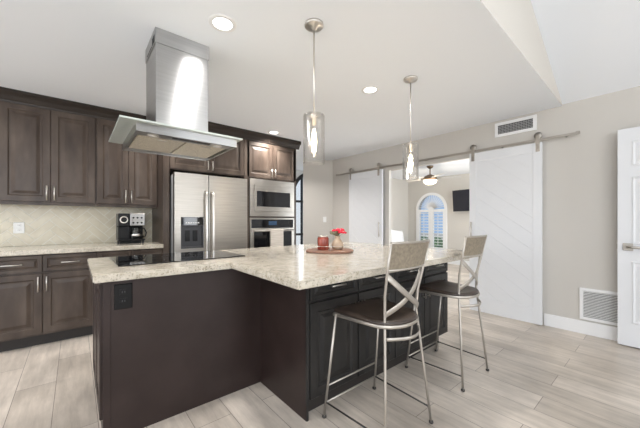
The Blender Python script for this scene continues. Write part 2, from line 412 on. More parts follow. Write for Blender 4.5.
for (a, b) in ((WY0+.115, wc-.075), (wc+.075, WY1-.115)):
    sh = MB()
    z = .50
    while z < WZ-.1:
        bb = bmesh.new(); bmesh.ops.create_cube(bb, size=1)
        bb.transform(Matrix.Translation((XF+.005, (a+b)/2, z)) @ Matrix.Rotation(R(12), 4, 'Y') @ Matrix.Diagonal((.07, b-a, .01, 1)))
        sh.add(bb); z += .085
    sh.box(XF-.035, XF-.025, (a+b)/2-.006, (a+b)/2+.006, .5, WZ-.12)
    obj('shutter_louver', sh, 'white', t)
fan = MB(); rr = wr-.08
fan.prism([(wc-.09*cos(pi*k/12), WZ-.01+.09*sin(pi*k/12)) for k in range(13)], 'X', XF-.01, XF+.02)
for k in range(1, 18):
    a = pi*k/18
    fan.tube([(XF, wc-.08*cos(a), WZ+.08*sin(a)), (XF, wc-(rr+.003)*cos(a), WZ+(rr+.003)*sin(a))], .01, 6, flat=(.02, .011), up=(1, 0, 0))
obj('sunburst_louver', fan, 'white', t)
obj('pane', MB().prism(arch(wc, WZ, wr-.035, .36), 'X', XF+.10, XF+.106), 'clear', t)

props(obj('added_garden_wall', MB().box(3.0, 12, 9.0, 9.2, -.11, 3.2), 'white'), 'pale garden wall added to whiten the view through the arched iron door', 'garden wall')  # wall added outside so the door glass reads bright
# arched iron door in the passage
t = thing('door_4', (AX, 6.0, 0), 'arched black iron door with tall glass panes beyond the ovens', 'door', None, 'structure')
mb = MB(); arch_ring(mb, AX, AZ, AR, AR-.085, 0, 'Y', 5.97, 6.08); obj('door_frame', mb, 'iron', t)
mb = MB()
for z in (.10, .84, 1.675): mb.box(AX-AR+.08, AX+AR-.08, 6.0, 6.06, z, z+.055)
mb.box(AX-.02, AX+.02, 6.0, 6.06, .05, AZ+AR-.05).box(4.43, 4.465, 6.0, 6.06, .05, AZ+.50).box(5.035, 5.07, 6.0, 6.06, .05, AZ+.50).box(AX-AR+.08, AX+AR-.08, 6.0, 6.06, 0, .06)
obj('glazing_bar', mb, 'iron', t)
obj('pane', MB().prism(arch(AX, AZ, AR-.06, .05), 'Y', 6.02, 6.03), 'clear', t)
for i, (x, y, s) in enumerate(((10.5, 3.2, 1.0), (10.8, 5.6, 1.1))):
    mb = MB()
    for k in range(26): mb.ball((x+random.uniform(-.5, .5), y+random.uniform(-.9, .9), random.uniform(.0, .30)*s), .28, n=8)
    props(obj('hedge', mb, 'hedge'), ['low green hedge outside the arched window, nearer side', 'low green hedge outside the arched window, farther side'][i], 'hedge')

# ------------------------------------------------------------------ doors
def barn_door(name, y0, y1, label, hy, hang):
    zt = 2.105
    t = thing(name, (4.09, (y0+y1)/2, 0), label, 'door', None, 'structure')
    X0, X1 = 4.075, 4.11
    f = MB(); fw = .085
    f.box(X0+.008, X1, y0+fw-.01, y1-fw+.01, .1, zt-.05)      # core
    f.box(X0, X1, y0, y0+fw, .012, zt, .002).box(X0, X1, y1-fw, y1, .012, zt, .002)
    f.box(X0, X1, y0+fw, y1-fw, .012, .20, .002).box(X0, X1, y0+fw, y1-fw, zt-.11, zt, .002)
    obj('door_frame', f, 'doorw', t)
    # diagonal planks, separated by shallow grooves
    b = bmesh.new(); a0, a1, z0, z1 = y0+fw, y1-fw, .20, zt-.11
    pw = .15; d = V((0, -.80, -.60)); nn = V((0, -.60, .80))
    cpt = V((0, (a0+a1)/2, (z0+z1)/2)); k = -12
    while k < 13:
        o = cpt+nn*(k*pw)
        q = [o+d*-2.5+nn*.002, o+d*2.5+nn*.002, o+d*2.5+nn*(pw-.002), o+d*-2.5+nn*(pw-.002)]
        lo = [b.verts.new(V((X0+.0085, p.y, p.z))) for p in q]; hi = [b.verts.new(V((X0+.004, p.y, p.z))) for p in q]
        b.faces.new(hi); b.faces.new(lo[::-1])
        for i in range(4): b.faces.new((lo[i], lo[(i+1) % 4], hi[(i+1) % 4], hi[i]))
        k += 1
    for co, no in ((V((0, a0, 0)), V((0, -1, 0))), (V((0, a1, 0)), V((0, 1, 0))), (V((0, 0, z0)), V((0, 0, -1))), (V((0, 0, z1)), V((0, 0, 1)))):
        bmesh.ops.bisect_plane(b, geom=b.verts[:]+b.edges[:]+b.faces[:], plane_co=co, plane_no=no, clear_outer=True)
    bmesh.ops.recalc_face_normals(b, faces=b.faces[:])
    mb = MB(); mb.add(b); obj('diagonal_plank', mb, 'doorw', t)
    for y in hang:
        h = MB(); h.box(4.068, 4.074, y-.02, y+.02, 2.0, 2.19, .002)
        for z in (2.025, 2.07): h.lathe([(0, .006), (.008, .004), (.009, 0)], 10, (4.068, y, z), Matrix.Rotation(R(-90), 4, 'Y'))
        hg = obj('hanger', h, 'dnickel', t)
        wv = MB().lathe([(0, -.012), (.038, -.012), (.038, -.006), (.031, 0), (.038, .006), (.038, .012), (0, .012)], 20, (4.088, y, 2.186), Matrix.Rotation(R(90), 4, 'Y'))
        obj('roller_wheel', wv, 'dnickel', hg)
    h = MB(); h.tube([(4.045, hy, .93), (4.045, hy, 1.19)], .009, 10)
    for z in (.96, 1.16): h.tube([(4.045, hy, z), (4.076, hy, z)], .006, 8)
    obj('pull_handle', h, 'nickel', t)
barn_door('door_1', 3.185, 3.985, 'white sliding plank door at left end of the rail', 3.235, (3.26, 3.94))
barn_door('door_2', .925, 1.722, 'tall white sliding plank door at right, behind far stool', 1.69, (1.675, .962))
t = thing('sliding_door_rail', (4.125, 2.5, 2.13), 'long flat nickel rail above the doorway carrying both sliding doors', 'rail')
obj('rail', MB().box(4.084, 4.092, .596, 4.36, 2.122, 2.150, .001), 'dnickel', t)
for y in (.72, 1.35, 2.4, 3.5, 4.25): obj('standoff', MB().tube([(4.092, y, 2.136), (4.16, y, 2.136)], .009, 10), 'dnickel', t)
for y in (.60, 4.32): obj('end_stop', MB().box(4.070, 4.084, y, y+.03, 2.118, 2.156, .002), 'dnickel', t)

# six-panel leaf, opened back along the right wall
t = thing('door_3', (4.03, -.1, 0), 'white six-panel door open against the right wall', 'door', None, 'structure')
y0, y1, z1 = -.5, .315, 2.085; X0, X1 = 4.035, 4.07
lf = MB().box(X0, X1, y0, y1, .012, z1, .002)
obj('door_leaf', lf, 'doorw', t)
pm = MB(); rg = [(0, 0), (.006, -.001), (.012, .004), (.02, .0045), (.03, .001), (.055, .006)]
rg = [(0, .0), (.004, .005), (.012, .006), (.022, .001), (.034, .001), (.055, .005)]
for a, b in ((.095, .355), (.46, .72)):
    for c, d in ((.23, .82), (.98, 1.62), (1.72, 1.96)):
        pm.panel((X0, y1-a, c), (0, -1, 0), (0, 0, 1), (-1, 0, 0), b-a, d-c, rg)
obj('molded_panel', pm, 'doorw', t)
hd = MB(); hd.box(X0-.008, X0, y1-.105, y1-.035, .92, .99, .003)
hd.tube([(X0, y1-.07, .955), (X0-.05, y1-.07, .955)], .010, 10)
hd.tube([(X0-.048, y1-.06, .955), (X0-.05, y1-.10, .955), (X0-.05, y1-.19, .953)], .008, 10, flat=(.011, .007), up=(0, 0, 1))
obj('lever_handle', hd, 'dnickel', t)
obj('latch', MB().box(X0+.008, X1-.008, y1, y1+.008, .93, .98), 'dnickel', t)
hg = MB()
for z in (.25, 1.05, 1.85): hg.tube([(X1+.004, y0+.003, z), (X1+.004, y0+.003, z+.09)], .007, 8)
hg.box(X1, XR, y0-.012, y0+.012, .2, 2.0)
obj('hinge', hg, 'nickel', t)

# ------------------------------------------------------------------ wall vents, switches, outlets
t = thing('air_vent', (XR, 1.214, 2.36), 'white framed supply vent high on wall above the sliding door', 'vent')
mb = MB(); a0, a1, z0, z1 = .992, 1.436, 2.275, 2.455
for q in ((a0, a1, z0, z0+.035), (a0, a1, z1-.035, z1), (a0, a0+.035, z0+.035, z1-.035), (a1-.035, a1, z0+.035, z1-.035)): mb.box(XR-.014, XR, q[0], q[1], q[2], q[3], .002)
obj('frame', mb, 'white', t)
obj('duct_opening', MB().box(XR-.002, XR, a0+.035, a1-.035, z0+.035, z1-.035), 'vent', t)
mb = MB()
for k in range(5): mb.box(XR-.008, XR-.002, a0+.035, a1-.035, z0+.047+.019*k, z0+.052+.019*k)
for k in range(22): y = a0+.045+k*.0172; mb.box(XR-.011, XR-.008, y, y+.004, z0+.035, z1-.035)
obj('grille', mb, 'ventl', t)
t = thing('return_grille', (XR, .36, .16), 'white louvered return air grille low on wall beside open door', 'vent')
a0, a1, z0, z1 = .10, .61, .155, .49
mb = MB()
for q in ((a0, a1, z0, z0+.03), (a0, a1, z1-.03, z1), (a0, a0+.03, z0+.03, z1-.03), (a1-.03, a1, z0+.03, z1-.03)): mb.box(XR-.018, XR, q[0], q[1], q[2], q[3], .003)
obj('frame', mb, 'white', t)
obj('duct_opening', MB().box(XR-.002, XR, a0+.03, a1-.03, z0+.03, z1-.03), 'vent', t)
mb = MB()
for k in range(17):
    z = z0+.038+k*.016
    mb.prism([(XR-.002, z+.005), (XR-.014, z-.001), (XR-.014, z+.001), (XR-.002, z+.007)], 'Y', a0+.03, a1-.03)
obj('louver', mb, 'plate', t)

def outlet(name, O, U, N, m, label, cat='outlet', w=.07, h=.115, slots=True):
    t = thing(name, O, label, cat); O, U, N = V(O), V(U), V(N); W = V((0, 0, 1))
    obj('cover_plate', MB().panel(O-U*w/2-W*h/2, U, W, N, w, h, [(0, 0), (0, .004), (.004, .007)]), m, t)
    for dz in ((-.025, .025) if slots else (0,)):
        f = MB()
        hw, hh = (.017, .014) if slots else (.012, .028)
        f.panel(O-U*hw+W*(dz-hh)+N*.007, U, W, N, 2*hw, 2*hh, [(0, 0), (0, .002), (.002, .003)])
        rc = obj('receptacle' if slots else 'rocker_switch', f, m, t)
        for du in ((-.006, .006) if slots else ()):
            p = O+U*du+W*dz+N*.010
            obj('slot', MB().panel(p-U*.0015-W*.005, U, W, N, .003, .01, [(0, 0), (0, .001)]), 'vent' if m != 'black' else 'dgrey', rc)
outlet('wall_outlet', (-.461, YK-.014, 1.128), (1, 0, 0), (0, -1, 0), 'plate', 'white wall outlet on the cream tile backsplash', w=.085, h=.12)
outlet('wall_outlet', (.207, 1.957, .781), (1, 0, 0), (0, -1, 0), 'black', 'black outlet on the dark island end panel', w=.085, h=.14)
n = V((-.41, -.47, 0)).normalized()*1.0
n = V((-(4.95-4.54), -(4.16-3.69), 0)).normalized(); u = V((0, 0, 1)).cross(n)
outlet('light_switch', V((4.16-.47*.27, 4.54+.41*.27, 1.235)), (u.x, u.y, 0), (n.x, n.y, 0), 'plate', 'white light switch on the angled wall beside sliding door', 'switch', slots=False)

# ------------------------------------------------------------------ cabinet fronts
RP = [(0, -.02), (0, -.003), (.003, 0), (.056, 0), (.060, -.004), (.066, -.010), (.080, -.010), (.105, -.003), (.112, -.002)]
RD = [(0, -.02), (0, -.003), (.003, 0), (.030, 0), (.034, -.005), (.040, -.007), (.052, -.002), (.056, -.001)]
def front(parent, name, x0, x1, z0, z1, y, m, rings=RP, N=(0, -1, 0), U=(1, 0, 0)):
    """cabinet door or drawer front facing -Y at plane y"""
    return obj(name, MB().panel((x0, y, z0), U, (0, 0, 1), N, x1-x0, z1-z0, rings), m, parent)
def pull(parent, p0, p1, out=(0, -1, 0), m='nickel', r=.0055):
    p0, p1, out = V(p0), V(p1), V(out); d = (p1-p0).normalized(); h = MB()
    h.tube([p0+out*.03-d*.012, p1+out*.03+d*.012], r, 8)
    for p in (p0, p1): h.tube([p-out*.0005, p+out*.03], .004, 8)
    return obj('handle', h, m, parent)

def upper(x0, x1, z0, z1, yf, label, group=None, hz=None, name='wall_cabinet', m='wood', yb=YK):
    t = thing(name, ((x0+x1)/2, yb, z0), label, 'cabinet', group)
    b = MB().box(x0, x1, yf+.02, yb-.001, z0, z1)
    b.box(x0+.003, x1-.003, yf+.022, yf+.05, z0-.025, z0)   # light rail
    obj('body', b, m, t)
    mid = (x0+x1)/2
    for s, a, c in ((1, x0+.008, mid-.0015), (-1, mid+.0015, x1-.008)):
        d = front(t, 'door', a, c, z0+.008, z1-.008, yf, m)
        hx = (c-.028) if s == 1 else (a+.028)
        zz = z0+.035
        pull(d, (hx, yf, zz), (hx, yf, zz+.13), r=.0065)
    return t
UZ0, UZ1 = 1.392, 2.375
upper(-.570, .181, UZ0, UZ1, 4.15, 'dark wood two-door wall cabinet above the white outlet')
upper(.181, .80, UZ0, UZ1, 4.15, 'dark wood two-door wall cabinet above the coffee maker')
upper(-1.33, -.570, UZ0, UZ1, 4.15, 'dark wood wall cabinet at left edge, cut off by the photo')

def base(x0, x1, label, yf=3.86, m='wood', wide=False):
    t = thing('base_cabinet', ((x0+x1)/2, YK, 0), label, 'cabinet')
    obj('body', MB().box(x0, x1, yf+.02, YK-.001, .105, .884), m, t)
    obj('toe_kick', MB().box(x0, x1, 3.925, YK-.02, 0, .105), 'toe', t)
    mid = (x0+x1)/2
    for s, a, c in ((1, x0+.006, mid-.002), (-1, mid+.002, x1-.006)):
        d = front(t, 'drawer', a, c, .715, .872, yf, m, RD)
        pull(d, ((a+c)/2-.06, yf, .796), ((a+c)/2+.06, yf, .796))
        d = front(t, 'door', a, c, .122, .700, yf, m)
        hx = (c-.028) if s == 1 else (a+.028)
        pull(d, (hx, yf, .54), (hx, yf, .66))
    return t
base(-.655, .177, 'dark wood base cabinet under the outlet, two drawers over two doors')
base(.177, .80, 'dark wood base cabinet behind the island, under the coffee maker')
base(-1.487, -.655, 'dark wood base cabinet at left edge, mostly outside the photo')
props(obj('countertop', MB().box(-1.50, .80, 3.82, YK-.001, .884, .932, .006), 'granite'), 'cream granite countertop along the wall under the coffee maker', 'countertop')

# crown molding with a cove profile
def crown(mb, x0, x1, yf):
    pr = [(yf+.02, 2.365), (yf-.004, 2.365), (yf-.008, 2.385), (yf-.016, 2.395), (yf-.03, 2.425), (yf-.052, 2.452), (yf-.06, 2.458), (yf-.06, CH-.001), (yf+.02, CH-.001)]
    mb.prism(pr, 'X', x0, x1)
mb = MB(); crown(mb, -1.34, .80, 4.15); struct('trim_3', mb, 'crownw', 'dark crown molding above the wall cabinets')
mb = MB(); crown(mb, .80, 2.792, 3.86); mb.box(2.735, 2.792, 3.80, YK, 2.43, CH-.001)
mb.box(.745, .80, 3.80, 4.09, 2.43, CH-.001)
struct('trim_4', mb, 'crownw', 'dark crown molding above fridge and ovens')

# backsplash, herringbone tiles at 45 degrees on a grout bed
gx0, gx1, gz0, gz1 = -1.5, .80, .933, 1.392
t = thing('tile_backsplash', (-.35, YK, gz0), 'cream herringbone tile backsplash between counter and wall cabinets', 'backsplash')
obj('grout_bed', MB().box(gx0, gx1, YK-.009, YK-.0005, gz0, gz1), 'grout', t)
b = bmesh.new(); W_, n_ = .078, 3
c45 = Matrix.Rotation(R(45), 2)
def tile(u0, v0, du, dv):
    g = .003; q = []
    for u_, v_ in ((u0+g, v0+g), (u0+du-g, v0+g), (u0+du-g, v0+dv-g), (u0+g, v0+dv-g)):
        p = c45 @ V((u_, v_)); q.append((p.x, p.y))
    cx = sum(p[0] for p in q)/4; cz = sum(p[1] for p in q)/4
    if not (gx0-.15 < cx < gx1+.15 and gz0-.15 < cz < gz1+.15): return
    hi = [b.verts.new((p[0], YK-.0125, p[1])) for p in q]; lo = [b.verts.new((p[0], YK-.009, p[1])) for p in q]
    b.faces.new(hi)
    for i in range(4): b.faces.new((lo[i], lo[(i+1) % 4], hi[(i+1) % 4], hi[i]))
for k in range(-60, 60):
    for m_ in range(-12, 12):
        tile((k+2*n_*m_)*W_, k*W_, n_*W_, W_); tile((k-1+2*n_*m_)*W_, k*W_, W_, n_*W_)
for co, no in ((V((gx0, 0, 0)), V((-1, 0, 0))), (V((gx1, 0, 0)), V((1, 0, 0))), (V((0, 0, gz0)), V((0, 0, -1))), (V((0, 0, gz1)), V((0, 0, 1)))):
    bmesh.ops.bisect_plane(b, geom=b.verts[:]+b.edges[:]+b.faces[:], plane_co=co, plane_no=no, clear_outer=True)
bmesh.ops.recalc_face_normals(b, faces=b.faces[:])
mb = MB(); mb.add(b); obj('tiles', mb, 'splash', t)

# ------------------------------------------------------------------ fridge surround, tall oven cabinet
t = thing('fridge_surround', (1.34, YK, 0), 'tall dark wood surround with two doors above the refrigerator', 'cabinet')
b = MB().box(.801, .872, 3.86, YK-.001, 0, 2.365)
b.box(1.838, 1.876, 3.86, YK-.001, 0, 2.365).box(.872, 1.838, 3.882, YK-.001, 1.835, 2.365)
obj('body', b, 'wood', t)
for s, a, c in ((1, .878, 1.353), (-1, 1.357, 1.832)):
    d = front(t, 'door', a, c, 1.845, 2.357, 3.86, 'wood')
    hx = c-.028 if s == 1 else a+.028
    pull(d, (hx, 3.86, 1.875), (hx, 3.86, 1.975))
t = thing('oven_cabinet', (2.28, YK, 0), 'tall dark wood cabinet holding microwave and wall oven', 'cabinet')
b = MB().box(1.877, 1.915, 3.86, YK-.001, .1, 2.365).box(2.69, 2.735, 3.86, YK-.001, .1, 2.365)
b.box(1.915, 2.69, 3.88, YK-.001, 1.815, 2.365).box(1.915, 2.69, 3.88, YK-.001, .1, .42).box(1.915, 2.69, 4.42, YK-.001, .42, 1.815)
b.box(1.915, 2.69, 3.865, 4.3, 1.252, 1.272)
b.box(1.90, 2.72, 3.93, YK-.001, 0, .1)
obj('body', b, 'wood', t)
for s, a, c in ((1, 1.882, 2.304), (-1, 2.308, 2.73)):
    d = front(t, 'door', a, c, 1.84, 2.357, 3.86, 'wood')
    hx = c-.028 if s == 1 else a+.028
    pull(d, (hx, 3.86, 1.875), (hx, 3.86, 1.965))
d = front(t, 'drawer', 1.882, 2.73, .11, .40, 3.86, 'wood'); pull(d, (2.2, 3.86, .3), (2.35, 3.86, .3))

# refrigerator
FX0, FX1 = .893, 1.818
t = thing('refrigerator', (1.355, 4.1, 0), 'stainless side-by-side refrigerator with ice and water dispenser', 'refrigerator')
obj('body', MB().box(FX0+.006, FX1-.006, 3.80, 4.42, .03, 1.765, .004), 'ventl', t)
obj('base_grille', MB().box(FX0+.01, FX1-.01, 3.77, 3.80, .03, .10), 'black', t)
for q in (FX0+.03, FX1-.1):
    for y in (3.85, 4.3): obj('foot', MB().box(q, q+.07, y, y+.1, 0, .03), 'black', t)
dx0, dx1, dz0, dz1 = .965, 1.229, .87, 1.25
lb = MB()     # left door around the dispenser recess
lb.box(FX0, dx0, 3.72, 3.795, .105, 1.78, .004).box(dx1, 1.287, 3.72, 3.795, .105, 1.78, .004)
lb.box(dx0-.004, dx1+.004, 3.7205, 3.795, .105, dz0).box(dx0-.004, dx1+.004, 3.7205, 3.795, dz1, 1.7795).box(dx0-.004, dx1+.004, 3.785, 3.795, dz0, dz1)
ld = obj('door', lb, 'steel', t)
rd = obj('door', MB().box(1.293, FX1, 3.72, 3.795, .105, 1.78, .006), 'steel', t)
for x, dd in ((1.252, ld), (1.333, rd)):
    h = MB(); h.tube([(x, 3.722, .48), (x, 3.675, .50), (x, 3.665, .56), (x, 3.660, 1.0), (x, 3.665, 1.50), (x, 3.675, 1.55), (x, 3.722, 1.57)], .013, 10)
    obj('handle', h, 'nickel', dd)
dp = MB().box(dx0, dx1, 3.718, 3.724, 1.15, dz1, .002)
disp = obj('dispenser_panel', dp, 'bglass', t)
obj('drip_tray', MB().box(dx0, dx1, 3.722, 3.785, dz0, dz0+.02), 'dgrey', disp)
obj('recess', MB().box(dx0, dx1, 3.775, 3.784, dz0+.02, 1.15).box(dx0, dx0+.006, 3.722, 3.784, dz0+.02, 1.15).box(dx1-.006, dx1, 3.722, 3.784, dz0+.02, 1.15).box(dx0, dx1, 3.722, 3.784, 1.143, 1.15), 'dgrey', disp)
for k in range(6): obj('button', MB().box(dx0+.05+k*.028, dx0+.068+k*.028, 3.7165, 3.7182, 1.175, 1.187), 'plate', disp)
for x in (dx0+.055, dx0+.145): obj('paddle', MB().box(x, x+.055, 3.752, 3.757, .955, 1.09, .002), 'black', disp)

# microwave
t = thing('microwave', (2.285, 4.1, 1.272), 'stainless built-in microwave set above the wall oven', 'microwave')
obj('body', MB().box(1.95, 2.62, 3.87, 4.35, 1.29, 1.78), 'dgrey', t)
mx0, mx1 = 1.918, 2.688
tr = MB()
tr.box(mx0, mx1, 3.845, 3.866, 1.73, 1.815, .002).box(mx0, mx1, 3.845, 3.866, 1.272, 1.345, .002)
tr.box(mx0, mx0+.07, 3.845, 3.866, 1.345, 1.73, .002).box(mx1-.06, mx1, 3.845, 3.866, 1.345, 1.73, .002)
obj('trim_frame', tr, 'steel', t)
dr = MB(); a0, a1, c0, c1 = mx0+.07, mx1-.06, 1.345, 1.73
dr.box(a0, a1, 3.828, 3.85, c1-.09, c1, .003).box(a0, a1, 3.828, 3.85, c0, c0+.07, .003).box(a0, a0+.03, 3.828, 3.85, c0+.07, c1-.09).box(a1-.03, a1, 3.828, 3.85, c0+.07, c1-.09)
dd = obj('door', dr, 'steel', t)
obj('window', MB().box(a0+.03, a1-.03, 3.833, 3.85, c0+.07, c1-.09), 'bglass', dd)
# wall oven
t = thing('wall_oven', (2.285, 4.1, .42), 'stainless wall oven with black control strip below the microwave', 'oven')
obj('body', MB().box(1.95, 2.62, 3.87, 4.40, .44, 1.24), 'dgrey', t)
obj('trim_frame', MB().box(mx0, mx1, 3.845, 3.867, 1.225, 1.25, .002).box(mx0, mx0+.022, 3.845, 3.867, .425, 1.225).box(mx1-.022, mx1, 3.845, 3.867, .425, 1.225), 'steel', t)
cp = obj('control_panel', MB().box(mx0+.022, mx1-.022, 3.842, 3.866, 1.105, 1.225, .002), 'bglass', t)
obj('display', MB().box(2.22, 2.36, 3.8405, 3.8425, 1.14, 1.20), mat('display_blue', (.02, .05, .10), .2), cp)
dr = MB(); a0, a1 = mx0+.022, mx1-.022
dr.box(a0, a1, 3.832, 3.866, 1.045, 1.098, .003).box(a0, a1, 3.832, 3.866, .43, .52, .003).box(a0, a0+.035, 3.832, 3.866, .52, 1.045).box(a1-.035, a1, 3.832, 3.866, .52, 1.045)
dd = obj('door', dr, 'steel', t)
obj('window', MB().box(a0+.035, a1-.035, 3.836, 3.86, .52, 1.045), 'bglass', dd)
h = MB(); h.tube([(a0+.03, 3.79, 1.065), (a1-.03, 3.79, 1.065)], .011, 10)
for x in (a0+.06, a1-.06): h.tube([(x, 3.79, 1.065), (x, 3.833, 1.065)], .008, 8)
obj('handle', h, 'nickel', dd)
# towel folded over the oven handle
pr = []
th = .005
out = [(3.7755, .62), (3.7755, 1.065)]+[(3.79-.0145*cos(a), 1.065+.0145*sin(a)) for a in [pi*k/8 for k in range(1, 8)]]+[(3.8045, 1.065), (3.8045, .70)]
inn = [(3.7785, .62), (3.7785, 1.065)]+[(3.79-.0115*cos(a), 1.065+.0115*sin(a)) for a in [pi*k/8 for k in range(1, 8)]]+[(3.8015, 1.065), (3.8015, .70)]
mb = MB()
for k in range(len(out)-1): mb.prism([out[k], out[k+1], inn[k+1], inn[k]], 'X', 2.22, 2.44)
tw = obj('dish_towel', mb, 'towel'); props(tw, 'beige dish towel hanging folded over the oven handle', 'towel')

# ------------------------------------------------------------------ coffee maker
ox, oy, oz = .385, 4.10, .932
t = thing('coffee_maker', (ox+.13, oy+.14, oz), 'black and steel dual coffee maker with glass carafe on the wall counter', 'coffee maker')
obj('base', MB().box(ox, ox+.27, oy, oy+.25, oz+.035, oz+.055, .004).box(ox+.01, ox+.03, oy+.01, oy+.03, oz, oz+.035).box(ox+.24, ox+.26, oy+.01, oy+.03, oz, oz+.035).box(ox+.01, ox+.26, oy+.2, oy+.24, oz, oz+.035), 'black', t)
obj('body', MB().box(ox, ox+.27, oy+.15, oy+.25, oz+.055, oz+.36, .006).box(ox, ox+.115, oy+.03, oy+.15, oz+.055, oz+.20, .004), 'black', t)
obj('brew_head', MB().box(ox, ox+.112, oy+.01, oy+.15, oz+.21, oz+.36, .006), 'black', t)
obj('brew_ring', MB().lathe([(.030, 0), (.042, 0), (.042, .006), (.030, .006), (.030, 0)], 24, (ox+.056, oy+.01, oz+.285), Matrix.Rotation(R(90), 4, 'X')), 'nickel', t)
cp = obj('control_panel', MB().box(ox+.116, ox+.27, oy, oy+.15, oz+.215, oz+.36, .006), 'steelh', t)
for i in range(3):
    for j in range(2): obj('button', MB().lathe([(0, .006), (.010, .006), (.011, 0)], 14, (ox+.15+i*.042, oy-.0005, oz+.25+j*.06), Matrix.Rotation(R(90), 4, 'X')), 'black', cp)
cr = obj('carafe', MB().lathe([(0, 0), (.055, 0), (.064, .02), (.066, .05), (.056, .09), (.040, .12), (.042, .135), (.039, .135), (.037, .12), (.053, .09), (.062, .05), (.06, .02), (0, .004)], 24, (ox+.19, oy+.075, oz+.056)), 'clear', t)
obj('lid', MB().lathe([(0, .15), (.03, .15), (.043, .137), (.043, .130), (0, .130)], 20, (ox+.19, oy+.075, oz+.056)), 'black', cr)
obj('handle', MB().tube([(ox+.225, oy+.05, oz+.185), (ox+.265, oy+.02, oz+.18), (ox+.285, oy+.005, oz+.13), (ox+.275, oy+.012, oz+.085), (ox+.245, oy+.035, oz+.075)], .007, 8), 'black', cr)
obj('steel_band', MB().lathe([(.0655, .035), (.0675, .045), (.0665, .055)], 24, (ox+.19, oy+.075, oz+.056)), 'nickel', cr)

# ------------------------------------------------------------------ island
IX0, IX1 = .118, 2.80
t = thing('kitchen_island', (1.4, 2.0, 0), 'large dark island with plain end panel and raised-panel bar side', 'kitchen island')
b = MB().box(IX0, 1.060, 1.957, 2.745, .0, .8795)
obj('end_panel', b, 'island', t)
obj('corner_stile', MB().box(IX0-.003, IX0+.03, 1.951, 1.957, 0, .8795, .001), 'island', t)
obj('side_panel', MB().box(1.060, 1.080, 1.395, 1.957, 0.0, .8795), 'island', t)
obj('corner_post', MB().box(1.056, 1.078, 1.383, 1.395, .105, .8795, .001).box(1.062, 1.075, 1.388, 1.40, 0, .105), 'island_shaded', t)
obj('body', MB().box(1.0805, IX1, 1.404, 2.745, .105, .8795), 'island_shaded', t)
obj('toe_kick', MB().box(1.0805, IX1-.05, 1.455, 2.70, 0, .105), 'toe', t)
# left end: decorative raised panels facing the range aisle
for a, c in ((1.975, 2.34), (2.36, 2.725)):
    obj('end_door', MB().panel((IX0, c, .12), (0, -1, 0), (0, 0, 1), (-1, 0, 0), c-a, .74, [(0, 0), (0, .014), (.003, .017), (.056, .017), (.066, .007), (.08, .007), (.105, .014)]), 'island', t)
yf = 1.384
xs = [1.083+i*.4285 for i in range(5)]
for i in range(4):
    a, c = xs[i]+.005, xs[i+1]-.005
    d = front(t, 'drawer', a, c, .715, .865, yf, 'island_shaded', RD)
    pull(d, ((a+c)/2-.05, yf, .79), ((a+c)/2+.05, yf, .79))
    d = front(t, 'door', a, c, .118, .700, yf, 'island_shaded')
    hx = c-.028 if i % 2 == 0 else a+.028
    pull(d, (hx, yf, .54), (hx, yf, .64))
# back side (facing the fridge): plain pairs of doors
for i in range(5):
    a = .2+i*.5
    obj('rear_door', MB().panel((a+.49, 2.745, .12), (-1, 0, 0), (0, 0, 1), (0, 1, 0), .48, .74, [(0, 0), (0, .014), (.003, .017), (.056, .017), (.066, .007), (.08, .007), (.105, .014)]), 'island_shaded', t)
# L-shaped granite top
pts = [(.070, 1.885), (.805, 1.885), (.790, 1.095), (2.86, 1.095), (2.86, 2.79), (.070, 2.79)]
props(obj('island_countertop', MB().prism(pts, 'Z', .880, .922, .006), 'granite'), 'thick cream speckled granite top of the large island', 'countertop')
# cooktop
t = thing('cooktop', (.616, 2.43, .922), 'black glass cooktop set into the island under the hood', 'cooktop')
cg = obj('glass_surface', MB().box(.200, 1.033, 2.150, 2.712, .9222, .929, .002), 'bglass', t)
for x, y, r in ((.40, 2.31, .09), (.40, 2.56, .07), (.83, 2.31, .08), (.83, 2.56, .10), (.62, 2.45, .12)):
    obj('burner_ring', MB().lathe([(r-.001, 0), (r, 0.0003), (r+.001, 0)], 40, (x, y, .9291)), 'dgrey', cg)

# ------------------------------------------------------------------ range hood
t = thing('range_hood', (.57, 2.33, 1.74), 'stainless island range hood with tall chimney hanging over the cooktop', 'range hood')
HX0, HX1, HY0, HY1, HZ = .190, .928, 1.975, 2.66, 1.785
ch0 = obj('chimney', MB().box(.410, .752, 2.178, 2.52, HZ+.012, 2.385, .002), 'steelh', t)
up = obj('upper_chimney', MB().box(.4055, .7565, 2.1735, 2.5245, 2.385, CH-.001, .001), 'steelh', t)
vs = MB()
for k in range(4): vs.box(.4035, .4057, 2.20+k*.02, 2.212+k*.02, 2.40, 2.445)
vs.box(.4035, .4057, 2.29, 2.45, 2.40, 2.405)
obj('vent_slot', vs, 'black', up)
gl = MB(); bi = .10
gl.box(HX0, HX1, HY0, HY1, HZ, HZ+.012, .002); obj('glass_canopy', gl, 'hoodglass', t)
bz = HZ-.05
body = MB(); a0, a1, c0, c1 = HX0+.085, HX1-.03, HY0+.035, HY1-.02
for q in ((a0, a1, c0, c0+.015), (a0, a1, c1-.015, c1), (a0, a0+.015, c0+.015, c1-.015), (a1-.015, a1, c0+.015, c1-.015)): body.box(q[0], q[1], q[2], q[3], bz, HZ-.0005)
body.box(a0+.015, a1-.015, c0+.015, c0+.12, bz+.006, bz+.03).box(a0+.015, a1-.015, c1-.07, c1-.015, bz+.006, bz+.03)
body.box(a0+.015, a1-.015, c0+.12, c1-.07, bz+.022, bz+.03)
bo = obj('hood_body', body, 'steelh', t)
mid = (a0+a1)/2
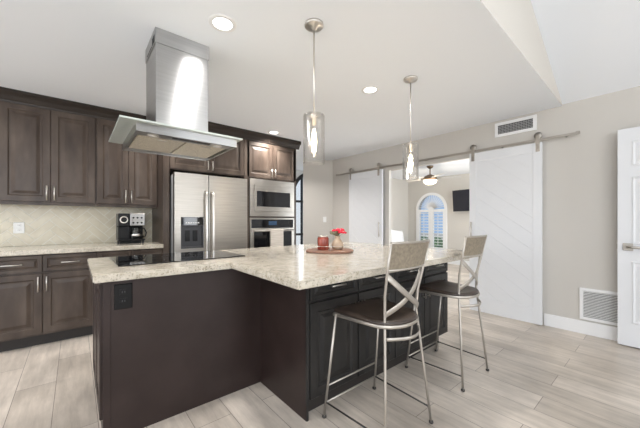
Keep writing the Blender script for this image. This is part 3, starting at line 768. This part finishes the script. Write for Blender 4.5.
for x0_, x1_ in ((a0+.03, mid-.006), (mid+.006, a1-.03)):
    f = MB().box(x0_, x1_, c0+.125, c1-.075, bz+.008, bz+.02, .002); fo = obj('filter', f, 'filt', t)
    obj('filter_handle', MB().tube([((x0_+x1_)/2-.03, c0+.15, bz+.009), ((x0_+x1_)/2-.03, c0+.15, bz), ((x0_+x1_)/2+.03, c0+.15, bz), ((x0_+x1_)/2+.03, c0+.15, bz+.009)], .003, 6), 'nickel', fo)
for x in (a0+.1, a1-.12):
    lo = obj('hood_light', MB().lathe([(0, 0), (.026, 0), (.03, .006), (0, .006)], 20, (x, c0+.07, bz)), 'plate', t)
    obj('bezel', MB().lathe([(.026, -.001), (.034, -.001), (.034, .006), (.026, .006)], 20, (x, c0+.07, bz)), 'nickel', lo)
obj('control_strip', MB().box(mid-.10, mid+.14, c0+.05, c0+.085, bz+.003, bz+.0065), 'black', t)

# ------------------------------------------------------------------ ceiling lights
def downlight(x, y, label, pw=9):
    t = thing('recessed_downlight', (x, y, CH), label, 'ceiling light', 'recessed downlights in the flat ceiling')
    obj('trim_ring', MB().lathe([(.060, 0), (.062, -.005), (.085, -.004), (.088, 0)], 32, (x, y, CH)), 'white', t)
    obj('lamp_disc', MB().lathe([(0, -.003), (.061, -.003), (.061, -.0005), (0, -.0005)], 32, (x, y, CH)), 'led', t)
    l = bpy.data.lights.new('downlight_lamp', 'AREA'); l.shape = 'DISK'; l.size = .11; l.energy = pw; l.spread = R(140); l.color = (1, .96, .92)
    o = bpy.data.objects.new('downlight_lamp', l); C.objects.link(o); o.parent = t; o.location = (0, 0, -.008)
downlight(.735, 1.86, 'lit recessed downlight nearest the range hood')
downlight(2.21, 1.87, 'lit recessed downlight between the two glass pendants')
downlight(2.21, 3.67, 'lit recessed downlight near the crown above the ovens', 20)

downlight(2.85, 4.42, 'recessed downlight added out of sight behind the tall cabinet to light the angled wall', 20)  # hidden lamp added to brighten the angled wall
downlight(.735, 3.67, 'recessed downlight hidden behind the hood chimney')
downlight(-1.1, 1.87, 'recessed downlight added unseen over the left aisle to brighten the floor')  # unseen lamp added to brighten the floor
downlight(-1.1, 3.67, 'recessed downlight added unseen at far left to brighten the floor')  # another unseen lamp added for a brighter floor

def pendant(x, y, label):
    t = thing('pendant_light', (x, y, CH), label, 'pendant light', 'glass cylinder pendants over the island')
    obj('ceiling_canopy', MB().lathe([(0, 0), (.062, 0), (.062, -.012), (.056, -.018), (.02, -.022), (.012, -.04), (0, -.04)], 28, (x, y, CH-.0005)), 'nickel', t)
    obj('rod', MB().tube([(x, y, CH-.04), (x, y, 1.885)], .0045, 10), 'nickel', t)
    z0 = 1.575
    sh = obj('glass_shade', MB().lathe([(.069, 0), (.070, .31), (.066, .318), (.012, .318), (.012, .315), (.065, .315), (.067, .31), (.066, 0), (.069, 0)], 32, (x, y, z0)), 'seeded', t)
    obj('socket', MB().lathe([(0, .325), (.013, .325), (.020, .318), (.020, .30), (.016, .295), (.016, .25), (0, .25)], 20, (x, y, z0)), 'nickel', t)
    br = MB()
    br.tube([(x-.065, y, z0+.30), (x+.065, y, z0+.30)], .003, 6).tube([(x, y-.065, z0+.30), (x, y+.065, z0+.30)], .003, 6)
    obj('bracket', br, 'nickel', t)
    bu = obj('bulb', MB().lathe([(.012, .25), (.014, .23), (.026, .17), (.029, .13), (.024, .085), (.010, .05), (0, .045)], 20, (x, y, z0)), 'clear', t)
    fl = MB()
    for k in range(6):
        a = k*pi/3
        fl.tube([(x+.006*cos(a), y+.006*sin(a), z0+.225), (x+.018*cos(a), y+.018*sin(a), z0+.14), (x+.009*cos(a), y+.009*sin(a), z0+.075)], .0032, 5)
    obj('filament', fl, 'bulb', bu)
    l = bpy.data.lights.new('pendant_lamp', 'POINT'); l.energy = 5; l.color = (1, .82, .6); l.shadow_soft_size = .02
    o = bpy.data.objects.new('pendant_lamp', l); C.objects.link(o); o.parent = t; o.location = (0, 0, z0+.15-CH)
pendant(1.195, 1.485, 'seeded glass cylinder pendant, nearer one left of the other')
pendant(2.315, 1.490, 'seeded glass cylinder pendant in front of the doorway, farther one')

# ------------------------------------------------------------------ bar stools (local frame, faces +Y)
def make_stool(loc, label):
    t = thing('bar_stool', (0, 0, 0), label, 'bar stool', 'metal bar stools at the island')
    SZ = .655; DX = .010
    for s in (-1, 1):
        # rear post: foot, waist at the seat, flares to the top
        L = obj('rear_leg', MB().tube([(s*.218, -.222, .012), (s*.185+.005, -.192, .33), (s*.158+DX, -.165, .60), (s*.150+DX, -.158, .68), (s*.158+DX, -.165, .80), (s*.175+DX, -.195, .95), (s*.182+DX, -.222, 1.085)], .0078, 10), 'stoolm', t)
        obj('foot_cap', MB().ball((s*.218, -.222, .011), .014, (1, 1, .8)), 'darkrod', L)
        L = obj('front_leg', MB().tube([(s*.236, .222, .012), (s*.205, .150, SZ-.005)], .0078, 10), 'stoolm', t)
        obj('foot_cap', MB().ball((s*.236, .222, .011), .014, (1, 1, .8)), 'darkrod', L)
        obj('side_stretcher', MB().tube([(s*.231, .211, .10), (s*.209, -.214, .10)], .005, 8), 'darkrod', t, 'dark side bar')
    for z in (.10, .205):
        x = .231-.03*(z-.1)/.65; y = .212-.072*(z-.1)/.65
        obj('front_stretcher', MB().tube([(-x, y, z), (x, y, z)], .0055, 8), 'stoolm', t)
    # seat outline: straight front, sides taper to a rounded back
    def outline(g):
        p = [(-.205+g, .165-g), (.205-g, .165-g)]
        for k in range(0, 13):
            a = pi*k/12
            p.append(((.175-g)*cos(a) if True else 0, -.10-(.125-g)*sin(a)))
        return p
    o = outline(0); b = MB(); bb = bmesh.new(); rings = []
    for g, z in ((.006, -.012), (0, -.006), (0, .006), (.010, .014), (.05, .008), (.10, .002)):
        rings.append([bb.verts.new((x, y, SZ+z+(.010 if y > .1 else 0)*(1 if g < .06 else .5))) for x, y in outline(g)])
    for A, B in zip(rings, rings[1:]):
        for k in range(len(A)): bb.faces.new((A[k], A[(k+1) % len(A)], B[(k+1) % len(B)], B[k]))
    bb.faces.new(rings[0][::-1]); bb.faces.new(rings[-1]); bmesh.ops.recalc_face_normals(bb, faces=bb.faces[:])
    for f in bb.faces: f.smooth = True
    b.add(bb); obj('seat', b, 'seat', t)
    rim = outline(-.004); pts = [(x, y, SZ-.014) for x, y in rim]
    obj('seat_rim', MB().tube(pts, .006, 8, closed=True, flat=(.010, .004), up=(0, 0, 1)), 'stoolm', t)
    def arcpts(x, y, z, bulge, n=10): return [(-x+DX+2*x*k/n, y-bulge*sin(pi*k/n), z) for k in range(n+1)]
    obj('back_hoop', MB().tube(arcpts(.160, -.166, .575, .075), .006, 8, flat=(.010, .0045), up=(0, 0, 1)), 'stoolm', t)
    # back panel with slight curve, thin frame all round
    def cv(u, z):  # u -1..1
        k = (z-.945)/.14; hw = .174+.009*k; y = -.194-.028*k
        return V((u*hw+DX, y-.03*(1-u*u), z))
    bb = bmesh.new(); n = 10; g = []
    for off in (-.003, .003):
        g.append([[bb.verts.new(cv(-1+2*i/n, z)+V((0, off, 0))) for i in range(n+1)] for z in (.948, 1.083)])
    for i in range(n):
        for q in g: bb.faces.new((q[0][i], q[0][i+1], q[1][i+1], q[1][i]))
        for r_ in (0, 1): bb.faces.new((g[0][r_][i], g[0][r_][i+1], g[1][r_][i+1], g[1][r_][i]))
    for i in (0, n): bb.faces.new((g[0][0][i], g[0][1][i], g[1][1][i], g[1][0][i]))
    bmesh.ops.recalc_face_normals(bb, faces=bb.faces[:]); b = MB(); b.add(bb); obj('back_panel', b, 'cane', t)
    fr = MB()
    for z in (.943, 1.087): fr.tube([cv(-1+2*i/n, z) for i in range(n+1)], .007, 8)
    obj('back_frame', fr, 'stoolm', t)
    for s in (-1, 1):   # flat crossed bands
        p = []
        for k in range(11):
            q = k/10; x = s*(-.168+.323*q)+DX; z = .915-.215*q-.02*sin(pi*q)
            p.append((x, -.180-.035*sin(pi*q)+.015*q-.003*s, z))
        obj('cross_band', MB().tube(p, .01, 8, flat=(.0035, .017), up=(0, 1, 0)), 'stoolm', t)
    t.location = loc
    return t
s1 = make_stool((1.400, 1.125, 0), 'metal bar stool with crossed back, nearer one at the island corner')
dup(s1, (2.310, 1.150, 0), 'metal bar stool with crossed back, farther one in front of white sliding door')

# ------------------------------------------------------------------ tray with jar and vase
tx, ty, tz = 1.785, 1.985, .922
t = thing('wood_tray', (tx, ty, tz), 'round reddish wood slab tray with thin wire rail on the island', 'tray')
b = bmesh.new(); n = 48; rg = []
for dr, z in ((-.012, 0.0), (0, .004), (0, .016), (-.006, .020)):
    rg.append([b.verts.new((tx+(.215+.008*sin(3*a)+.004*sin(7*a)+dr)*cos(a), ty+(.215+.008*sin(3*a)+.004*sin(7*a)+dr)*sin(a), tz+.0002+z)) for a in [2*pi*k/n for k in range(n)]])
for A, B in zip(rg, rg[1:]):
    for k in range(n): b.faces.new((A[k], A[(k+1) % n], B[(k+1) % n], B[k]))
b.faces.new(rg[0][::-1]); b.faces.new(rg[-1]); mb = MB(); mb.add(b); obj('slab', mb, 'slab', t)
wr_ = MB(); wr_.tube([(tx+.195*cos(2*pi*k/40), ty+.195*sin(2*pi*k/40), tz+.062) for k in range(40)], .0018, 6, closed=True)
for k in range(4):
    a = R(-40)+k*pi/2; wr_.tube([(tx+.195*cos(a), ty+.195*sin(a), tz+.018), (tx+.195*cos(a), ty+.195*sin(a), tz+.062)], .0018, 6)
obj('wire_rail', wr_, 'nickel', t)
rt = V((sin(R(50)), -cos(R(50)), 0))
jc = V((tx, ty, tz+.0202))-rt*.062+V((-.01, -.01, 0))
t = thing('candle_jar', jc, 'dark red glass candle jar standing on the round tray', 'jar')
obj('glass', MB().lathe([(0, 0), (.046, 0), (.052, .008), (.053, .10), (.046, .118), (.043, .118), (.043, .10), (0, .095)], 28, jc), 'jar', t)
obj('rim_band', MB().lathe([(.0465, .113), (.049, .117), (.049, .125), (.043, .127), (.041, .118)], 28, jc), 'dnickel', t)
vc = V((tx, ty, tz+.0202))+rt*.068+V((.01, .01, 0))
t = thing('bud_vase', vc, 'small tan ceramic vase on the round tray beside the red jar', 'vase')
obj('body', MB().lathe([(0, 0), (.034, 0), (.050, .016), (.056, .040), (.046, .070), (.025, .098), (.022, .112), (.028, .122), (.022, .122), (.018, .110), (0, .10)], 28, vc), 'vase', t)
t = thing('flower_bunch', vc+V((0, 0, .12)), 'small bunch of red flowers and dried leaves in the tan vase', 'flowers')
stm = MB(); fl = MB(); lv = MB()
for k in range(11):
    a = k*2.4; q = .008+.0045*k
    p = vc+V((q*cos(a), q*sin(a), .165+.014*sin(k*1.7)))+rt*.014
    stm.tube([vc+V((0, 0, .112)), p], .0014, 5)
    for j in range(7):
        b_ = j*2*pi/7; fl.ball(p+V((.011*cos(b_), .011*sin(b_), .002*(j % 3))), .011, (1, 1, .7), 8)
    fl.ball(p+V((0, 0, .006)), .010, n=8)
for k in range(16):
    a = k*1.9; p = vc+V((.022*cos(a), .022*sin(a), .142+.004*(k % 7)))-rt*(.040 if k % 2 else .012)
    lv.ball(p, .014, (1, .6, .8), 8); stm.tube([vc+V((0, 0, .112)), p], .0012, 5)
obj('stem', stm, 'leaf', t); obj('petals', fl, 'red', t); obj('leaves', lv, 'leaf', t)

# ------------------------------------------------------------------ living room things
fx, fy = 6.33, 3.56
t = thing('ceiling_fan', (fx, fy, CH), 'bronze ceiling fan with lit glass bowl in the room beyond', 'ceiling fan')
obj('canopy', MB().lathe([(0, 0), (.075, 0), (.07, -.03), (.03, -.06), (0, -.06)], 24, (fx, fy, CH-.0005)), 'bronze', t)
obj('rod', MB().tube([(fx, fy, CH-.05), (fx, fy, CH-.22)], .013, 10), 'bronze', t)
obj('motor', MB().lathe([(0, -.20), (.04, -.20), (.12, -.24), (.155, -.27), (.155, -.30), (.12, -.325), (0, -.325)], 28, (fx, fy, CH)), 'bronze', t)
obj('lamp_bowl', MB().lathe([(.145, -.327), (.15, -.35), (.13, -.40), (.07, -.425), (0, -.43)], 28, (fx, fy, CH)), 'fanlight', t)
for k in range(5):
    a = R(14)+k*2*pi/5; bb = MB()
    b = bmesh.new(); bmesh.ops.create_cube(b, size=1)
    for v in b.verts: v.co = V((v.co.x*.50+.43, v.co.y*(.15 if v.co.x > 0 else .11), v.co.z*.008))
    bmesh.ops.bevel(b, geom=[e for e in b.edges if abs(e.verts[0].co.z-e.verts[1].co.z) > .005], offset=.03, segments=3, affect='EDGES')
    b.transform(Matrix.Translation((fx, fy, CH-.285)) @ Matrix.Rotation(a, 4, 'Z') @ Matrix.Rotation(R(10), 4, 'X')); bb.add(b)
    bl = obj('blade', bb, 'bladed', t)
    c2 = bmesh.new(); bmesh.ops.create_cube(c2, size=1)
    for v in c2.verts: v.co = V((v.co.x*.12+.18, v.co.y*.03, v.co.z*.008-.008))
    c2.transform(Matrix.Translation((fx, fy, CH-.285)) @ Matrix.Rotation(a, 4, 'Z')); ir = MB(); ir.add(c2)
    obj('blade_iron', ir, 'bronze', bl)
l = bpy.data.lights.new('fan_lamp', 'POINT'); l.energy = 25; l.color = (1, .88, .72); l.shadow_soft_size = .1
o = bpy.data.objects.new('fan_lamp', l); C.objects.link(o); o.parent = t; o.location = (0, 0, -.50)

t = thing('television', (XF, 3.35, 1.75), 'black flat television on a wall arm beside the arched window', 'television')
def rotbox(mb, sx, sy, sz, m_):
    b = bmesh.new(); bmesh.ops.create_cube(b, size=1); b.transform(m_ @ Matrix.Diagonal((sx, sy, sz, 1))); mb.add(b)
tm = Matrix.Translation((XF-.24, 3.30, 1.75)) @ Matrix.Rotation(R(-10), 4, 'Z') @ Matrix.Rotation(R(-4), 4, 'Y')
mb = MB(); rotbox(mb, .05, .98, .57, tm); obj('housing', mb, 'black', t)
mb = MB(); rotbox(mb, .002, .95, .54, tm @ Matrix.Translation((-.026, 0, 0))); obj('screen', mb, 'screen', t)
obj('wall_arm', MB().tube([(XF-.03, 3.3, 1.75), (XF-.12, 3.4, 1.75), (XF-.2, 3.3, 1.75)], .02, 8).box(XF-.025, XF-.002, 3.2, 3.4, 1.62, 1.88), 'black', t)

ax, ay = 6.95, 4.70
t = thing('armchair', (ax, ay, 0), 'pale upholstered armchair in the room beyond, below arched window', 'armchair')
obj('seat', MB().box(ax-.38, ax+.38, ay-.35, ay+.35, .12, .44, .04), 'sofa', t)
obj('backrest', MB().box(ax-.38, ax+.38, ay+.33, ay+.52, .12, .92, .05), 'sofa', t)
for s in (-1, 1):
    obj('armrest', MB().box(ax+s*.45-.08, ax+s*.45+.08, ay-.35, ay+.52, .12, .60, .04), 'sofa', t)
    for u_ in (-.3, .45): obj('leg', MB().tube([(ax+s*.42, ay+u_, 0), (ax+s*.40, ay+u_, .13)], .018, 8), 'bronze', t)
def cushion(cx, cy, cz, w_, h_, th_, rot):
    b = bmesh.new(); n = 12; fr = []; bk = []
    for i in range(n+1):
        r1, r2 = [], []
        for j in range(n+1):
            u_, v_ = -1+2*i/n, -1+2*j/n
            d = th_/2*((1-u_**4)*(1-v_**4))**.5
            pin = 1-.08*(1-abs(u_)**2)*(abs(v_)**4)-.08*(1-abs(v_)**2)*(abs(u_)**4)
            x, z = u_*w_/2*pin, v_*h_/2*pin
            a_ = b.verts.new((x, d, z)); r1.append(a_)
            r2.append(a_ if i in (0, n) or j in (0, n) else b.verts.new((x, -d, z)))
        fr.append(r1); bk.append(r2)
    for i in range(n):
        for j in range(n):
            for g_ in (fr, bk):
                try: b.faces.new((g_[i][j], g_[i+1][j], g_[i+1][j+1], g_[i][j+1]))
                except ValueError: pass
    bmesh.ops.recalc_face_normals(b, faces=b.faces[:])
    for f in b.faces: f.smooth = True
    b.transform(Matrix.Translation((cx, cy, cz)) @ rot); m_ = MB(); m_.add(b); return m_
pl = obj('throw_pillow', cushion(ax-.10, ay+.16, .715, .64, .52, .18, Matrix.Rotation(R(-12), 4, 'X') @ Matrix.Rotation(R(7), 4, 'Y')), 'fabric')
props(pl, 'plump white throw pillow leaning on the pale armchair', 'pillow')
